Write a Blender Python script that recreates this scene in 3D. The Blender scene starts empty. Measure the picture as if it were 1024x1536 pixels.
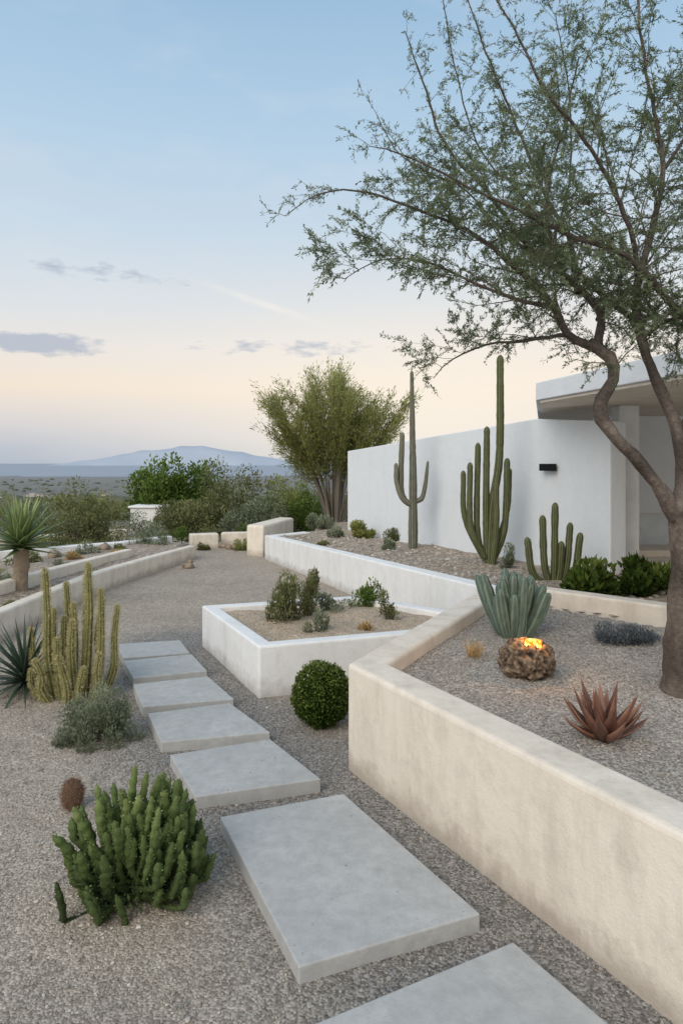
import bpy, math, numpy as np
from mathutils import Vector
from mathutils import noise as mn
R = np.random.default_rng(7)
COL = bpy.context.scene.collection
sc = bpy.context.scene
sc.view_settings.view_transform='Standard'
sc.view_settings.look='None'
sc.view_settings.exposure=0

# ------------------------------------------------------------------ materials
def newmat(name):
    m=bpy.data.materials.new(name); m.use_nodes=True
    nt=m.node_tree; nt.nodes.clear()
    return m,nt
def N(nt,t,**k):
    n=nt.nodes.new(t)
    for a,b in k.items(): setattr(n,a,b)
    return n
def ramp(nt,stops,fac=None,interp='LINEAR'):
    r=N(nt,'ShaderNodeValToRGB'); r.color_ramp.interpolation=interp
    e=r.color_ramp.elements
    while len(e)<len(stops): e.new(0.5)
    for i,(p,c) in enumerate(stops):
        e[i].position=p; e[i].color=(c[0],c[1],c[2],1)
    if fac is not None: nt.links.new(fac,r.inputs[0])
    return r
def noise(nt,scale,detail=4,rough=.55,vec=None):
    n=N(nt,'ShaderNodeTexNoise'); n.inputs['Scale'].default_value=scale
    n.inputs['Detail'].default_value=min(detail,5); n.inputs['Roughness'].default_value=rough
    if vec is not None: nt.links.new(vec,n.inputs['Vector'])
    return n
def mixc(nt,fac,a,b,mode='MIX'):
    m=N(nt,'ShaderNodeMix',data_type='RGBA',blend_type=mode)
    for s,v in ((0,fac),(6,a),(7,b)):
        if hasattr(v,'is_linked'): nt.links.new(v,m.inputs[s])
        elif s==0: m.inputs[0].default_value=v
        else: m.inputs[s].default_value=(v[0],v[1],v[2],1)
    return m.outputs[2]
def out(nt,sh):
    o=N(nt,'ShaderNodeOutputMaterial'); nt.links.new(sh,o.inputs[0])
def princ(nt,col,rough=.85,normal=None,spec=.3):
    p=N(nt,'ShaderNodeBsdfPrincipled')
    if hasattr(col,'is_linked'): nt.links.new(col,p.inputs['Base Color'])
    else: p.inputs['Base Color'].default_value=(*col,1)
    p.inputs['Roughness'].default_value=rough
    p.inputs['Specular IOR Level'].default_value=spec
    if normal is not None: nt.links.new(normal,p.inputs['Normal'])
    return p
def bump(nt,h,strength,dist,prev=None):
    b=N(nt,'ShaderNodeBump'); b.inputs['Strength'].default_value=strength; b.inputs['Distance'].default_value=dist
    nt.links.new(h,b.inputs['Height'])
    if prev is not None: nt.links.new(prev,b.inputs['Normal'])
    return b.outputs[0]
def geopos(nt): return N(nt,'ShaderNodeNewGeometry').outputs['Position']

def stucco(name,c1,c2,c3,stain=.5):
    m,nt=newmat(name); P=geopos(nt)
    n1=noise(nt,1.3,5,.65,P); n2=noise(nt,7,5,.7,P)
    mp=N(nt,'ShaderNodeMapping'); mp.inputs['Scale'].default_value=(3.5,3.5,.7); nt.links.new(P,mp.inputs[0])
    n3=noise(nt,1.6,5,.7,mp.outputs[0]); n4=noise(nt,120,3,.6,P)
    r=ramp(nt,[(.3,c2),(.62,c1)],n1.outputs[0])
    s=ramp(nt,[(.46,(0,0,0)),(.72,(stain,)*3)],n3.outputs[0])
    c=mixc(nt,s.outputs[0],r.outputs[0],c3)
    s2=ramp(nt,[(.50,(0,0,0)),(.70,(stain*.65,)*3)],n2.outputs[0])
    c=mixc(nt,s2.outputs[0],c,c3)
    sep=N(nt,'ShaderNodeSeparateXYZ'); nt.links.new(P,sep.inputs[0])
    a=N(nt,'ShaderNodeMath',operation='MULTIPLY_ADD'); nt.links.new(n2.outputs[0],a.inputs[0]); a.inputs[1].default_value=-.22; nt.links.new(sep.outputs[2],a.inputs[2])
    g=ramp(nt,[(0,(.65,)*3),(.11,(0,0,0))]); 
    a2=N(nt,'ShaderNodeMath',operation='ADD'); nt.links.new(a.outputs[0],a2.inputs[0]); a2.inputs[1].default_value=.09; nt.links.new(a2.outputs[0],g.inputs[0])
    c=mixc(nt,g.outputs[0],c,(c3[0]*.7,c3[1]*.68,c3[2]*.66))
    b=bump(nt,n4.outputs[0],.4,.005); b=bump(nt,n2.outputs[0],.5,.016,b)
    out(nt,princ(nt,c,.9,b,.2).outputs[0]); return m
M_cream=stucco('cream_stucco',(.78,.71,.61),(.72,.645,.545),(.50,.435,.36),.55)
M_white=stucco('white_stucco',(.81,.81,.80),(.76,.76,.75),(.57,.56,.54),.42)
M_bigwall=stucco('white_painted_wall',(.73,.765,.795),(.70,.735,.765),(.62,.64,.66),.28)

def concrete():
    m,nt=newmat('cast_concrete'); P=geopos(nt)
    n1=noise(nt,2.2,5,.7,P); n2=noise(nt,14,5,.7,P); n3=noise(nt,260,2,.5,P)
    r=ramp(nt,[(.3,(.39,.395,.385)),(.7,(.51,.51,.495))],n1.outputs[0])
    s=ramp(nt,[(.40,(0,0,0)),(.70,(.75,.75,.75))],n2.outputs[0])
    c=mixc(nt,s.outputs[0],r.outputs[0],(.34,.34,.33))
    v=N(nt,'ShaderNodeTexVoronoi'); v.inputs['Scale'].default_value=55; nt.links.new(P,v.inputs['Vector'])
    pr=ramp(nt,[(.06,(.7,.7,.7)),(.12,(0,0,0))],v.outputs['Distance'])
    c=mixc(nt,pr.outputs[0],c,(.26,.255,.24))
    b=bump(nt,n3.outputs[0],.45,.003); b=bump(nt,n2.outputs[0],.4,.007,b)
    out(nt,princ(nt,c,.85,b,.25).outputs[0]); return m
M_conc=concrete()

def gravel(name,scale,ground=False,cols=None,bs=.8):
    m,nt=newmat(name); P=geopos(nt)
    v=N(nt,'ShaderNodeTexVoronoi'); v.inputs['Scale'].default_value=scale; nt.links.new(P,v.inputs['Vector'])
    sep=N(nt,'ShaderNodeSeparateColor'); nt.links.new(v.outputs['Color'],sep.inputs[0])
    beige=cols or [(0,(.26,.22,.175)),(.5,(.39,.335,.275)),(1,(.57,.51,.43))]
    r1=ramp(nt,beige,sep.outputs[0])
    n=noise(nt,.9,5,.6,P); nf=noise(nt,9,4,.6,P)
    c=r1.outputs[0]
    if ground:
        at=N(nt,'ShaderNodeAttribute',attribute_name='zone'); sz=N(nt,'ShaderNodeSeparateColor'); nt.links.new(at.outputs['Color'],sz.inputs[0])
        r2=ramp(nt,[(0,(.12,.113,.105)),(.5,(.235,.222,.207)),(1,(.41,.39,.365))],sep.outputs[0])
        gm=N(nt,'ShaderNodeMath',operation='MULTIPLY_ADD'); nt.links.new(n.outputs[0],gm.inputs[0]); gm.inputs[1].default_value=.7; 
        g2=N(nt,'ShaderNodeMath',operation='ADD'); nt.links.new(sz.outputs[0],g2.inputs[0]); g2.inputs[1].default_value=-.38
        nt.links.new(g2.outputs[0],gm.inputs[2]); gm.use_clamp=True
        c=mixc(nt,gm.outputs[0],c,r2.outputs[0])
    big=ramp(nt,[(.3,(.82,.81,.80)),(.7,(1.08,1.06,1.04))],n.outputs[0]); c=mixc(nt,1.0,c,big.outputs[0],'MULTIPLY')
    big2=ramp(nt,[(.3,(.83,.83,.83)),(.7,(1.1,1.1,1.1))],nf.outputs[0]); c=mixc(nt,1.0,c,big2.outputs[0],'MULTIPLY')
    inv=N(nt,'ShaderNodeMath',operation='SUBTRACT'); inv.inputs[0].default_value=1; nt.links.new(v.outputs['Distance'],inv.inputs[1])
    b=bump(nt,inv.outputs[0],bs,.6/scale)
    if ground:
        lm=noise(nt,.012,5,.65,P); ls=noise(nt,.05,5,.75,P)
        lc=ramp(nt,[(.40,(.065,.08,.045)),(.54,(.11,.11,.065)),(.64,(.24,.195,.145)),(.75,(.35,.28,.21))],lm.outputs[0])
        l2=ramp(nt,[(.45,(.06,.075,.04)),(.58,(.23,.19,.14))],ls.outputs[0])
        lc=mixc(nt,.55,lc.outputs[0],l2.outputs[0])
        lc=mixc(nt,sz.outputs[2],lc,(.26,.265,.28))  # aerial haze painted into the far-land base colour by distance
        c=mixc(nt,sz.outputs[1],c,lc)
    out(nt,princ(nt,c,.9,b,.2).outputs[0]); return m
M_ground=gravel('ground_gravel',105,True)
M_bedgravel=gravel('bed_gravel',95,cols=[(0,(.20,.183,.162)),(.5,(.35,.32,.285)),(1,(.56,.52,.465))])
M_bedrough=gravel('bed_rough_gravel',30,cols=[(0,(.22,.18,.14)),(.5,(.36,.30,.24)),(1,(.54,.47,.39))])
M_sand=gravel('planter_sand',90,cols=[(0,(.32,.245,.17)),(.5,(.47,.38,.285)),(1,(.60,.50,.385))])

def tonemat(name,stops,rough=.8,trans=0,bumpscale=0,bs=.3,nz=0,nscale=6,spec=.3):
    m,nt=newmat(name)
    at=N(nt,'ShaderNodeAttribute',attribute_name='tone')
    f=at.outputs['Fac']; P=geopos(nt)
    if nz:
        n=noise(nt,nscale,4,.6,P); a=N(nt,'ShaderNodeMath',operation='MULTIPLY_ADD'); nt.links.new(n.outputs[0],a.inputs[0]); a.inputs[1].default_value=nz
        b0=N(nt,'ShaderNodeMath',operation='ADD'); nt.links.new(f,b0.inputs[0]); b0.inputs[1].default_value=-nz/2; nt.links.new(b0.outputs[0],a.inputs[2]); a.use_clamp=True; f=a.outputs[0]
    r=ramp(nt,stops,f)
    nb=None
    if bumpscale:
        nn=noise(nt,bumpscale,4,.65,P); nb=bump(nt,nn.outputs[0],bs,1.2/bumpscale)
    if trans:
        p=N(nt,'ShaderNodeBsdfDiffuse'); nt.links.new(r.outputs[0],p.inputs[0])
        t=N(nt,'ShaderNodeBsdfTranslucent'); nt.links.new(r.outputs[0],t.inputs[0])
        mx=N(nt,'ShaderNodeMixShader'); mx.inputs[0].default_value=trans
        nt.links.new(p.outputs[0],mx.inputs[1]); nt.links.new(t.outputs[0],mx.inputs[2]); out(nt,mx.outputs[0])
    else: out(nt,princ(nt,r.outputs[0],rough,nb,spec).outputs[0])
    return m
M_pebble=tonemat('pebbles',[(0,(.11,.105,.095)),(.35,(.26,.24,.21)),(.7,(.43,.39,.335)),(1,(.66,.62,.55))],.85)
M_rock=tonemat('rock',[(0,(.14,.11,.08)),(1,(.44,.36,.27))],.9,0,22,.8,.5,9)
M_lantern=tonemat('lantern_stone',[(0,(.05,.034,.024)),(.5,(.19,.135,.092)),(1,(.37,.285,.20))],.95,0,60,1.0,.8,28)
M_bark=tonemat('mesquite_bark',[(0,(.045,.036,.03)),(.5,(.13,.105,.088)),(1,(.28,.24,.20))],.95,0,45,1.0,1.0,26)
M_bark2=tonemat('shrub_bark',[(0,(.07,.06,.047)),(1,(.23,.20,.16))],.95)
M_mleaf=tonemat('mesquite_leaf',[(0,(.085,.115,.06)),(.5,(.17,.215,.12)),(1,(.30,.345,.205))],.6,.38)
M_oliv=tonemat('olive_leaf',[(0,(.13,.14,.04)),(.5,(.29,.31,.10)),(1,(.47,.47,.19))],.65,.42)
M_dleaf=tonemat('dark_leaf',[(0,(.04,.07,.016)),(.5,(.105,.165,.037)),(1,(.21,.29,.08))],.55,.25)
M_box=tonemat('boxwood_leaf',[(0,(.015,.03,.008)),(.5,(.06,.095,.02)),(1,(.19,.235,.06))],.55,.2)
M_mid=tonemat('mid_leaf',[(0,(.075,.082,.035)),(.5,(.175,.19,.08)),(1,(.31,.315,.155))],.65,.3)
M_grey=tonemat('greygreen_leaf',[(0,(.10,.12,.08)),(.5,(.21,.24,.155)),(1,(.36,.40,.28))],.7,.25)
M_blue=tonemat('bluegrey_leaf',[(0,(.05,.06,.07)),(.5,(.13,.15,.165)),(1,(.26,.29,.30))],.7,.2)
M_straw=tonemat('straw',[(0,(.30,.21,.10)),(1,(.64,.45,.22))],.8,.2)
M_cact=tonemat('columnar_cactus',[(0,(.035,.045,.02)),(.55,(.12,.135,.06)),(.9,(.24,.235,.13)),(1,(.42,.38,.24))],.7,0,60,.3,.3,12)
M_cacty=tonemat('yellow_spined_cactus',[(0,(.055,.068,.022)),(.5,(.18,.185,.068)),(.85,(.40,.36,.16)),(1,(.66,.58,.34))],.75,0,60,.4,.35,18)
M_sag=tonemat('weathered_cactus',[(0,(.05,.055,.04)),(.6,(.16,.16,.12)),(1,(.38,.36,.24))],.75,0,50,.4,.3,8)
M_lobe=tonemat('green_lobe',[(0,(.028,.045,.013)),(.5,(.115,.165,.05)),(.85,(.23,.28,.10)),(1,(.40,.42,.20))],.7,0,90,.6,.4,30)
M_agblue=tonemat('blue_succulent',[(0,(.035,.055,.042)),(.6,(.13,.18,.14)),(1,(.26,.32,.26))],.6,0,50,.25,.35,14)
M_agred=tonemat('red_agave',[(0,(.07,.032,.022)),(.5,(.215,.10,.065)),(1,(.40,.25,.17))],.45,0,40,.2,.6,14,.4)
M_aloe=tonemat('aloe_leaf',[(0,(.06,.10,.03)),(.5,(.19,.26,.095)),(1,(.40,.45,.22))],.55)
M_dagave=tonemat('dark_agave',[(0,(.015,.03,.02)),(.5,(.05,.08,.05)),(1,(.13,.17,.10))],.45)
M_brown=tonemat('brown_cactus',[(0,(.08,.05,.035)),(1,(.36,.23,.16))],.9,.1)
def flat(name,c,rough=.7,metal=0):
    m,nt=newmat(name); P=geopos(nt); n=noise(nt,5,5,.6,P)
    r=ramp(nt,[(.3,tuple(v*.88 for v in c)),(.7,tuple(min(1,v*1.08) for v in c))],n.outputs[0])
    p=princ(nt,r.outputs[0],rough); p.inputs['Metallic'].default_value=metal; out(nt,p.outputs[0]); return m
M_soffit=flat('soffit_plaster',(.74,.68,.60),.9)
M_black=flat('black_metal',(.015,.016,.018),.4,.6)
M_frame=flat('window_frame',(.62,.63,.63),.5)
M_pillar=flat('pillar_plaster',(.66,.68,.69),.9)
M_glass=flat('pale_glass',(.60,.66,.69),.25)
M_roofred=flat('distant_roof',(.36,.28,.23),.9)
M_farhouse=flat('distant_wall',(.50,.455,.41),.9)
M_mount=flat('haze_tinted_mountain',(.395,.445,.515),1)  # distance haze put into the mountain's own base colour
M_farwood=tonemat('far_woodland',[(0,(.06,.075,.045)),(1,(.16,.165,.115))],1)

# ------------------------------------------------------------------ mesh builder
class MB:
    def __init__(s): s.v=[];s.q=[];s.t=[];s.tone=[];s.n=0
    def add(s,v,q=None,t=None,tone=.5):
        v=np.asarray(v,float).reshape(-1,3)
        if q is not None and len(q): s.q.append(np.asarray(q,int).reshape(-1,4)+s.n)
        if t is not None and len(t): s.t.append(np.asarray(t,int).reshape(-1,3)+s.n)
        s.tone.append(np.broadcast_to(np.asarray(tone,float),(len(v),)).copy())
        s.v.append(v); s.n+=len(v)
    def obj(s,name,mat,smooth=False,parent=None,loc=None):
        V=np.concatenate(s.v)
        org=np.zeros(3) if loc is None else np.asarray(loc,float)
        V=V-org
        me=bpy.data.meshes.new(name)
        idx=[];st=[];o=0
        if s.q:
            Q=np.concatenate(s.q); idx.append(Q.ravel()); st.append(np.arange(len(Q))*4+o); o+=4*len(Q)
        if s.t:
            T=np.concatenate(s.t); idx.append(T.ravel()); st.append(np.arange(len(T))*3+o); o+=3*len(T)
        idx=np.concatenate(idx);st=np.concatenate(st)
        me.vertices.add(len(V)); me.vertices.foreach_set('co',V.ravel().astype(np.float32))
        me.loops.add(len(idx)); me.loops.foreach_set('vertex_index',idx.astype(np.int32))
        me.polygons.add(len(st)); me.polygons.foreach_set('loop_start',st.astype(np.int32))
        me.update(calc_edges=True)
        a=me.attributes.new('tone','FLOAT','POINT'); a.data.foreach_set('value',np.clip(np.concatenate(s.tone),0,1).astype(np.float32))
        me.polygons.foreach_set('use_smooth',np.full(len(st),smooth))
        me.materials.append(mat)
        ob=bpy.data.objects.new(name,me); COL.objects.link(ob)
        ob.location=org
        if parent: 
            ob.parent=parent; ob.location=org-np.array(parent.location)
        return ob
def tag(ob,label,cat,group=None):
    ob['label']=label; ob['category']=cat
    if group: ob['group']=group
    return ob
def empty(name,loc):
    e=bpy.data.objects.new(name,None); e.location=loc; e.empty_display_size=.2; COL.objects.link(e); return e
def nrm(a): 
    a=np.asarray(a,float); return a/np.maximum(np.linalg.norm(a,axis=-1,keepdims=True),1e-9)
def smoothpath(c,step):
    c=np.asarray(c,float); 
    P=np.vstack([2*c[0]-c[1],c,2*c[-1]-c[-2]]); o=[]
    for i in range(1,len(P)-2):
        n=max(1,int(np.linalg.norm(P[i+1][:3]-P[i][:3])/step))
        for k in range(n):
            t=k/n
            o.append(.5*((2*P[i])+(-P[i-1]+P[i+1])*t+(2*P[i-1]-5*P[i]+4*P[i+1]-P[i+2])*t*t+(-P[i-1]+3*P[i]-3*P[i+1]+P[i+2])*t**3))
    o.append(c[-1]); return np.array(o)
def frames(p):
    T=nrm(np.gradient(p,axis=0)); ref=np.array([1,0,0.]) if abs(T[0][0])<.8 else np.array([0,1.,0])
    U=np.zeros_like(p)
    u=ref
    for i in range(len(p)):
        u=u-T[i]*np.dot(u,T[i]); u=u/max(np.linalg.norm(u),1e-9); U[i]=u
    return T,U,np.cross(T,U)
def tube(mb,pts,rad,seg=6,tone=.5,wob=0,cap=True):
    pts=np.asarray(pts,float); rad=np.maximum(np.asarray(rad,float),.0004)
    T,U,W=frames(pts); a=np.arange(seg)/seg*2*np.pi
    rr=rad[:,None]*np.ones(seg)[None,:]
    if wob: rr=rr*(1+wob*np.sin(a*3+1.3)[None,:]+R.normal(0,wob*.5,rr.shape))
    V=pts[:,None,:]+rr[...,None]*(np.cos(a)[None,:,None]*U[:,None,:]+np.sin(a)[None,:,None]*W[:,None,:])
    n=len(pts); i=np.arange(n-1)[:,None]*seg; j=np.arange(seg)[None,:]; j2=(j+1)%seg
    q=np.stack([i+j,i+j2,i+seg+j2,i+seg+j],-1).reshape(-1,4)
    mb.add(V.reshape(-1,3),q,None,tone if np.ndim(tone)==0 else np.repeat(tone,seg))
def leaves(mb,P,D,L,W,tone):
    P=np.asarray(P,float); n=len(P)
    if n==0: return
    D=nrm(D); S=nrm(np.cross(D,R.normal(size=(n,3))))
    L=np.broadcast_to(L,(n,))[:,None]; W=np.broadcast_to(W,(n,))[:,None]
    V=np.stack([P,P+D*L*.5+S*W*.5,P+D*L,P+D*L*.5-S*W*.5],1).reshape(-1,3)
    mb.add(V,np.arange(n*4).reshape(-1,4),None,np.repeat(np.broadcast_to(tone,(n,)),4))
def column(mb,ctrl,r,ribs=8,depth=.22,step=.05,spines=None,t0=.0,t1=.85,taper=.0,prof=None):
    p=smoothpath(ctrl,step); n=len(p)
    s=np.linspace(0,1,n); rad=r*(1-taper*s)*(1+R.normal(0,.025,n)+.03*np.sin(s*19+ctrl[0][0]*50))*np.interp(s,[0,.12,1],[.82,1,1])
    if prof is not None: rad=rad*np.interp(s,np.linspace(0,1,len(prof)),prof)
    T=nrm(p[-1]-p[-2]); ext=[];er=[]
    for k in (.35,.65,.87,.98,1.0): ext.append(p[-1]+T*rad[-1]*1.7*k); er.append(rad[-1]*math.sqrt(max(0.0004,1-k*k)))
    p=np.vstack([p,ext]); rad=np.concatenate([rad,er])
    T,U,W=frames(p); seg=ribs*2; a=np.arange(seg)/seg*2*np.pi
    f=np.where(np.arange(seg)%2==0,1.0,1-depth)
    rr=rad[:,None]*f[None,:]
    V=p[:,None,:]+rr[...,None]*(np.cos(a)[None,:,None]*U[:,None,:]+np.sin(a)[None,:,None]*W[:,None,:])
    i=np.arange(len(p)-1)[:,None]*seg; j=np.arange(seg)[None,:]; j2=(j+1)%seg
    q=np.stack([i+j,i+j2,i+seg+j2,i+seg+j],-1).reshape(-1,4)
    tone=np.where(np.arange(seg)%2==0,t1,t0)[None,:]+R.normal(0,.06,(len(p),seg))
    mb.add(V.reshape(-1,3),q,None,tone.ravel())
    if spines:
        L,k=spines
        C=V[:,::2].reshape(-1,3); O=nrm(C-np.repeat(p,ribs,0))
        for _ in range(k):
            jit=R.normal(0,.5,C.shape)
            leaves(mb,C+R.normal(0,step*.3,C.shape)*np.array([0,0,1]),O+jit,L*R.uniform(.6,1.2,len(C)),L*.14,R.uniform(.8,1,len(C)))
def blade(mb,base,d,length,width,thick,bend=0.,n=9,tone=.5,tip=1.0,wide=.35,base_w=.6):
    d=nrm(np.asarray(d,float)); p=[np.asarray(base,float)]; dd=d.copy()
    for k in range(n-1):
        dd=nrm(dd+np.array([0,0,bend/n])); p.append(p[-1]+dd*length/(n-1))
    p=np.array(p); T=nrm(np.gradient(p,axis=0))
    S=np.cross(d,[0,0,1.]); 
    if np.linalg.norm(S)<.1: S=np.array([1.,0,0])
    S=nrm(S); Nn=nrm(np.cross(S[None,:],T))
    t=np.linspace(0,1,n)
    w=np.where(t<wide,base_w+(1-base_w)*t/wide,1-np.clip((t-wide)/(1-wide),0,1)**(1.5*tip))*width*.5
    w=np.maximum(w,.0008)
    th=thick*(1-t*.8)*.5*np.minimum(1,w/(width*.2))
    sec=[(-1,.35),(-.5,-.1),(0,-.25),(.5,-.1),(1,.35),(.5,-.9),(0,-1.3),(-.5,-.9)]
    V=np.stack([p+S*(a*w)[:,None]+Nn*(b*th)[:,None] for a,b in sec],1)
    sg=len(sec); i=np.arange(n-1)[:,None]*sg; j=np.arange(sg)[None,:]; j2=(j+1)%sg
    q=np.stack([i+j,i+j2,i+sg+j2,i+sg+j],-1).reshape(-1,4)
    tn=np.tile(np.array([.35,.0,-.05,.0,.35,-.15,-.2,-.15])*.6,(n,1))+tone+(t[:,None]-.4)*.35
    mb.add(V.reshape(-1,3),q,None,tn.ravel())
def box(mb,x0,x1,y0,y1,z0,z1,tone=.5):
    v=[(x0,y0,z0),(x1,y0,z0),(x1,y1,z0),(x0,y1,z0),(x0,y0,z1),(x1,y0,z1),(x1,y1,z1),(x0,y1,z1)]
    mb.add(v,[(0,3,2,1),(4,5,6,7),(0,1,5,4),(1,2,6,5),(2,3,7,6),(3,0,4,7)],None,tone)
def prism(mb,poly,z0,z1):
    n=len(poly); c=np.mean(poly,0)
    v=[(x,y,z0) for x,y in poly]+[(x,y,z1) for x,y in poly]
    q=[(i,(i+1)%n,n+(i+1)%n,n+i) for i in range(n)]
    if n==4: mb.add(v,q+[(0,3,2,1),(4,5,6,7)])
    else:
        v+= [(c[0],c[1],z0),(c[0],c[1],z1)]
        mb.add(v,q,[((i+1)%n,i,2*n) for i in range(n)]+[(n+i,n+(i+1)%n,2*n+1) for i in range(n)])
def bev(ob,w,s=3):
    b=ob.modifiers.new('bevel','BEVEL'); b.width=w; b.segments=s; b.limit_method='ANGLE'; b.angle_limit=math.radians(30)
    return ob
def fixn(ob):
    import bmesh
    bm=bmesh.new(); bm.from_mesh(ob.data); bmesh.ops.recalc_face_normals(bm,faces=bm.faces); bm.to_mesh(ob.data); bm.free()
def wall(name,line,thick,ztop,zbot,mat,bw=.02,closed=False):
    L=np.array(line,float); n=len(L)
    if np.ndim(ztop)==0: ztop=[ztop]*n
    nd=[]
    for i in range(n):
        a=L[i]-L[i-1] if (i>0 or closed) else None
        b=L[(i+1)%n]-L[i] if (i<n-1 or closed) else None
        ns=[np.array([d[1],-d[0]])/np.linalg.norm(d) for d in (a,b) if d is not None]
        m=ns[0] if len(ns)==1 else (ns[0]+ns[1])/(1+np.dot(ns[0],ns[1]))
        nd.append(m)
    I=L+np.array(nd)*thick
    v=[]
    for i in range(n):
        v+=[(*L[i],zbot),(*L[i],ztop[i]),(*I[i],ztop[i]),(*I[i],zbot)]
    q=[]
    for i in range(n if closed else n-1):
        a=4*i;b=4*((i+1)%n)
        for k in range(4): q.append((a+k,a+(k+1)%4,b+(k+1)%4,b+k))
    if not closed: q+=[(0,1,2,3),(4*n-4,4*n-1,4*n-2,4*n-3)]
    mb=MB(); mb.add(v,q); c=np.mean(L,0)
    ob=mb.obj(name,mat,False,None,(c[0],c[1],max(zbot,0))); fixn(ob); bev(ob,bw); return ob
def inpoly(x,y,poly):
    r=np.zeros(np.shape(x),bool); n=len(poly)
    for i in range(n):
        x1,y1=poly[i];x2,y2=poly[(i+1)%n]
        if y1==y2: continue
        c=((y1>y)!=(y2>y))&(x<(x2-x1)*(y-y1)/(y2-y1)+x1); r^=c
    return r
def hills(x,y,a,f):
    return a*(np.sin(x*f+1.1)*np.cos(y*f*1.3+.4)+.5*np.sin(x*f*2.3+y*f*1.7)+.3*np.sin(y*f*4.1-x*f*3.3))
def patch(name,poly,step,zf,mat):
    P=np.array(poly); xs=np.arange(P[:,0].min(),P[:,0].max()+step,step); ys=np.arange(P[:,1].min(),P[:,1].max()+step,step)
    X,Y=np.meshgrid(xs,ys); Z=zf(X,Y); V=np.stack([X,Y,Z],-1).reshape(-1,3); w=len(xs)
    i,j=np.meshgrid(np.arange(len(xs)-1),np.arange(len(ys)-1)); cx=xs[i]+step/2; cy=ys[j]+step/2
    k=inpoly(cx,cy,poly); a=(j*w+i)[k]
    mb=MB(); mb.add(V,np.stack([a,a+1,a+w+1,a+w],-1)); ob=mb.obj(name,mat,True); ob['kind']='structure'; return ob

# ------------------------------------------------------------------ ground, sea, mountain
def gz(x,y):
    x=np.asarray(x,float);y=np.asarray(y,float)
    s=np.hypot(np.maximum(y-17,0),np.maximum(-x-5.6,0)*1.0)
    z=-.058*np.maximum(s-2+2*np.exp(-s/2),0); z=np.where(z<-60,-60+0*z,z)
    z=z+np.where(s>30,1,s/30)*hills(x,y,np.minimum(1.5,.002*s+.1),.02)*1.0
    coast=3700+500*np.sin(x/1500)+200*np.sin(x/430)
    z=np.where(y>coast,-75,z)
    return z
ys=np.concatenate([np.arange(-3,16,.12),np.arange(16,40,1),np.geomspace(40,5500,90),[9000,60000]])
xp=np.concatenate([np.arange(-5,4,.12),np.arange(4,8,1),np.geomspace(8,6000,45),[60000]])
xn=-np.concatenate([np.arange(5,30,1),np.geomspace(30,8000,70),[60000]])[::-1]
xs=np.concatenate([xn,xp[1:]])
X,Y=np.meshgrid(xs,ys); Z=gz(X,Y)
near=(np.hypot(X,Y)<14)
Z=Z+np.where(near,hills(X,Y,.006,1.9),0)
w=len(xs); i,j=np.meshgrid(np.arange(w-1),np.arange(len(ys)-1)); a=(j*w+i).ravel()
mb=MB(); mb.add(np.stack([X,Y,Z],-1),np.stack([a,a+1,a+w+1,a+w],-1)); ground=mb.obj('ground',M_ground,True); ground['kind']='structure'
path=np.array([(1.3,1.3),(.35,2.6),(-.1,3.6),(-.75,4.4),(-1.1,5.2),(-1.5,6.2),(-1.6,6.8)])
def pathdist(X,Y):
    dm=np.full(np.shape(X),1e9)
    for k in range(len(path)-1):
        A,B=path[k],path[k+1]; d=B-A; t=np.clip(((X-A[0])*d[0]+(Y-A[1])*d[1])/np.dot(d,d),0,1)
        dm=np.minimum(dm,np.hypot(X-A[0]-t*d[0],Y-A[1]-t*d[1]))
    return dm
dm=pathdist(X,Y)
g=np.clip(1.3-(dm-.22)/.55,0,1); g=np.maximum(g,np.clip((2.5-Y)/1.0,0,.75)*(X>-2.5))
far=np.clip((np.hypot(X,Y)-17)/12,0,1); far=np.maximum(far,np.clip((-X-6.5)/3,0,.5)); haze_tint=np.clip((np.hypot(X,Y)-300)/4000,0,1)**.8*.85
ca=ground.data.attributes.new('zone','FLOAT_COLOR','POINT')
ca.data.foreach_set('color',np.stack([g,far,haze_tint,np.ones_like(g)],-1).ravel().astype(np.float32))
def seamat():
    m,nt=newmat('sea_water'); P=geopos(nt); n=noise(nt,.0015,5,.6,P)
    r=ramp(nt,[(.3,(.295,.335,.39)),(.7,(.33,.37,.425))],n.outputs[0]); out(nt,princ(nt,r.outputs[0],.9,None,.1).outputs[0]); return m
mb=MB(); mb.add([(-120000,2500,-62),(120000,2500,-62),(120000,150000,-62),(-120000,150000,-62)],[(0,1,2,3)]); o=mb.obj('sea',seamat()); o['kind']='structure'
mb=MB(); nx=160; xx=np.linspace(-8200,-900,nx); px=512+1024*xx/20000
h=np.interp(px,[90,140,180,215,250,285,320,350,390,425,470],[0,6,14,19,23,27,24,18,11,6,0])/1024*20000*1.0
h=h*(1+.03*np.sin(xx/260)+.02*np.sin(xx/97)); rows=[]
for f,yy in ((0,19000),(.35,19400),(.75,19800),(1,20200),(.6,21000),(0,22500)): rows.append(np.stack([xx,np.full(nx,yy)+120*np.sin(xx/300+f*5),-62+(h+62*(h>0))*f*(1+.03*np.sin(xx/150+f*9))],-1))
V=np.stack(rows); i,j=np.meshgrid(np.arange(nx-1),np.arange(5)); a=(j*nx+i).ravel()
mb.add(V,np.stack([a,a+1,a+nx+1,a+nx],-1)); o=mb.obj('mountain',M_mount,True); o['kind']='structure'

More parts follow.
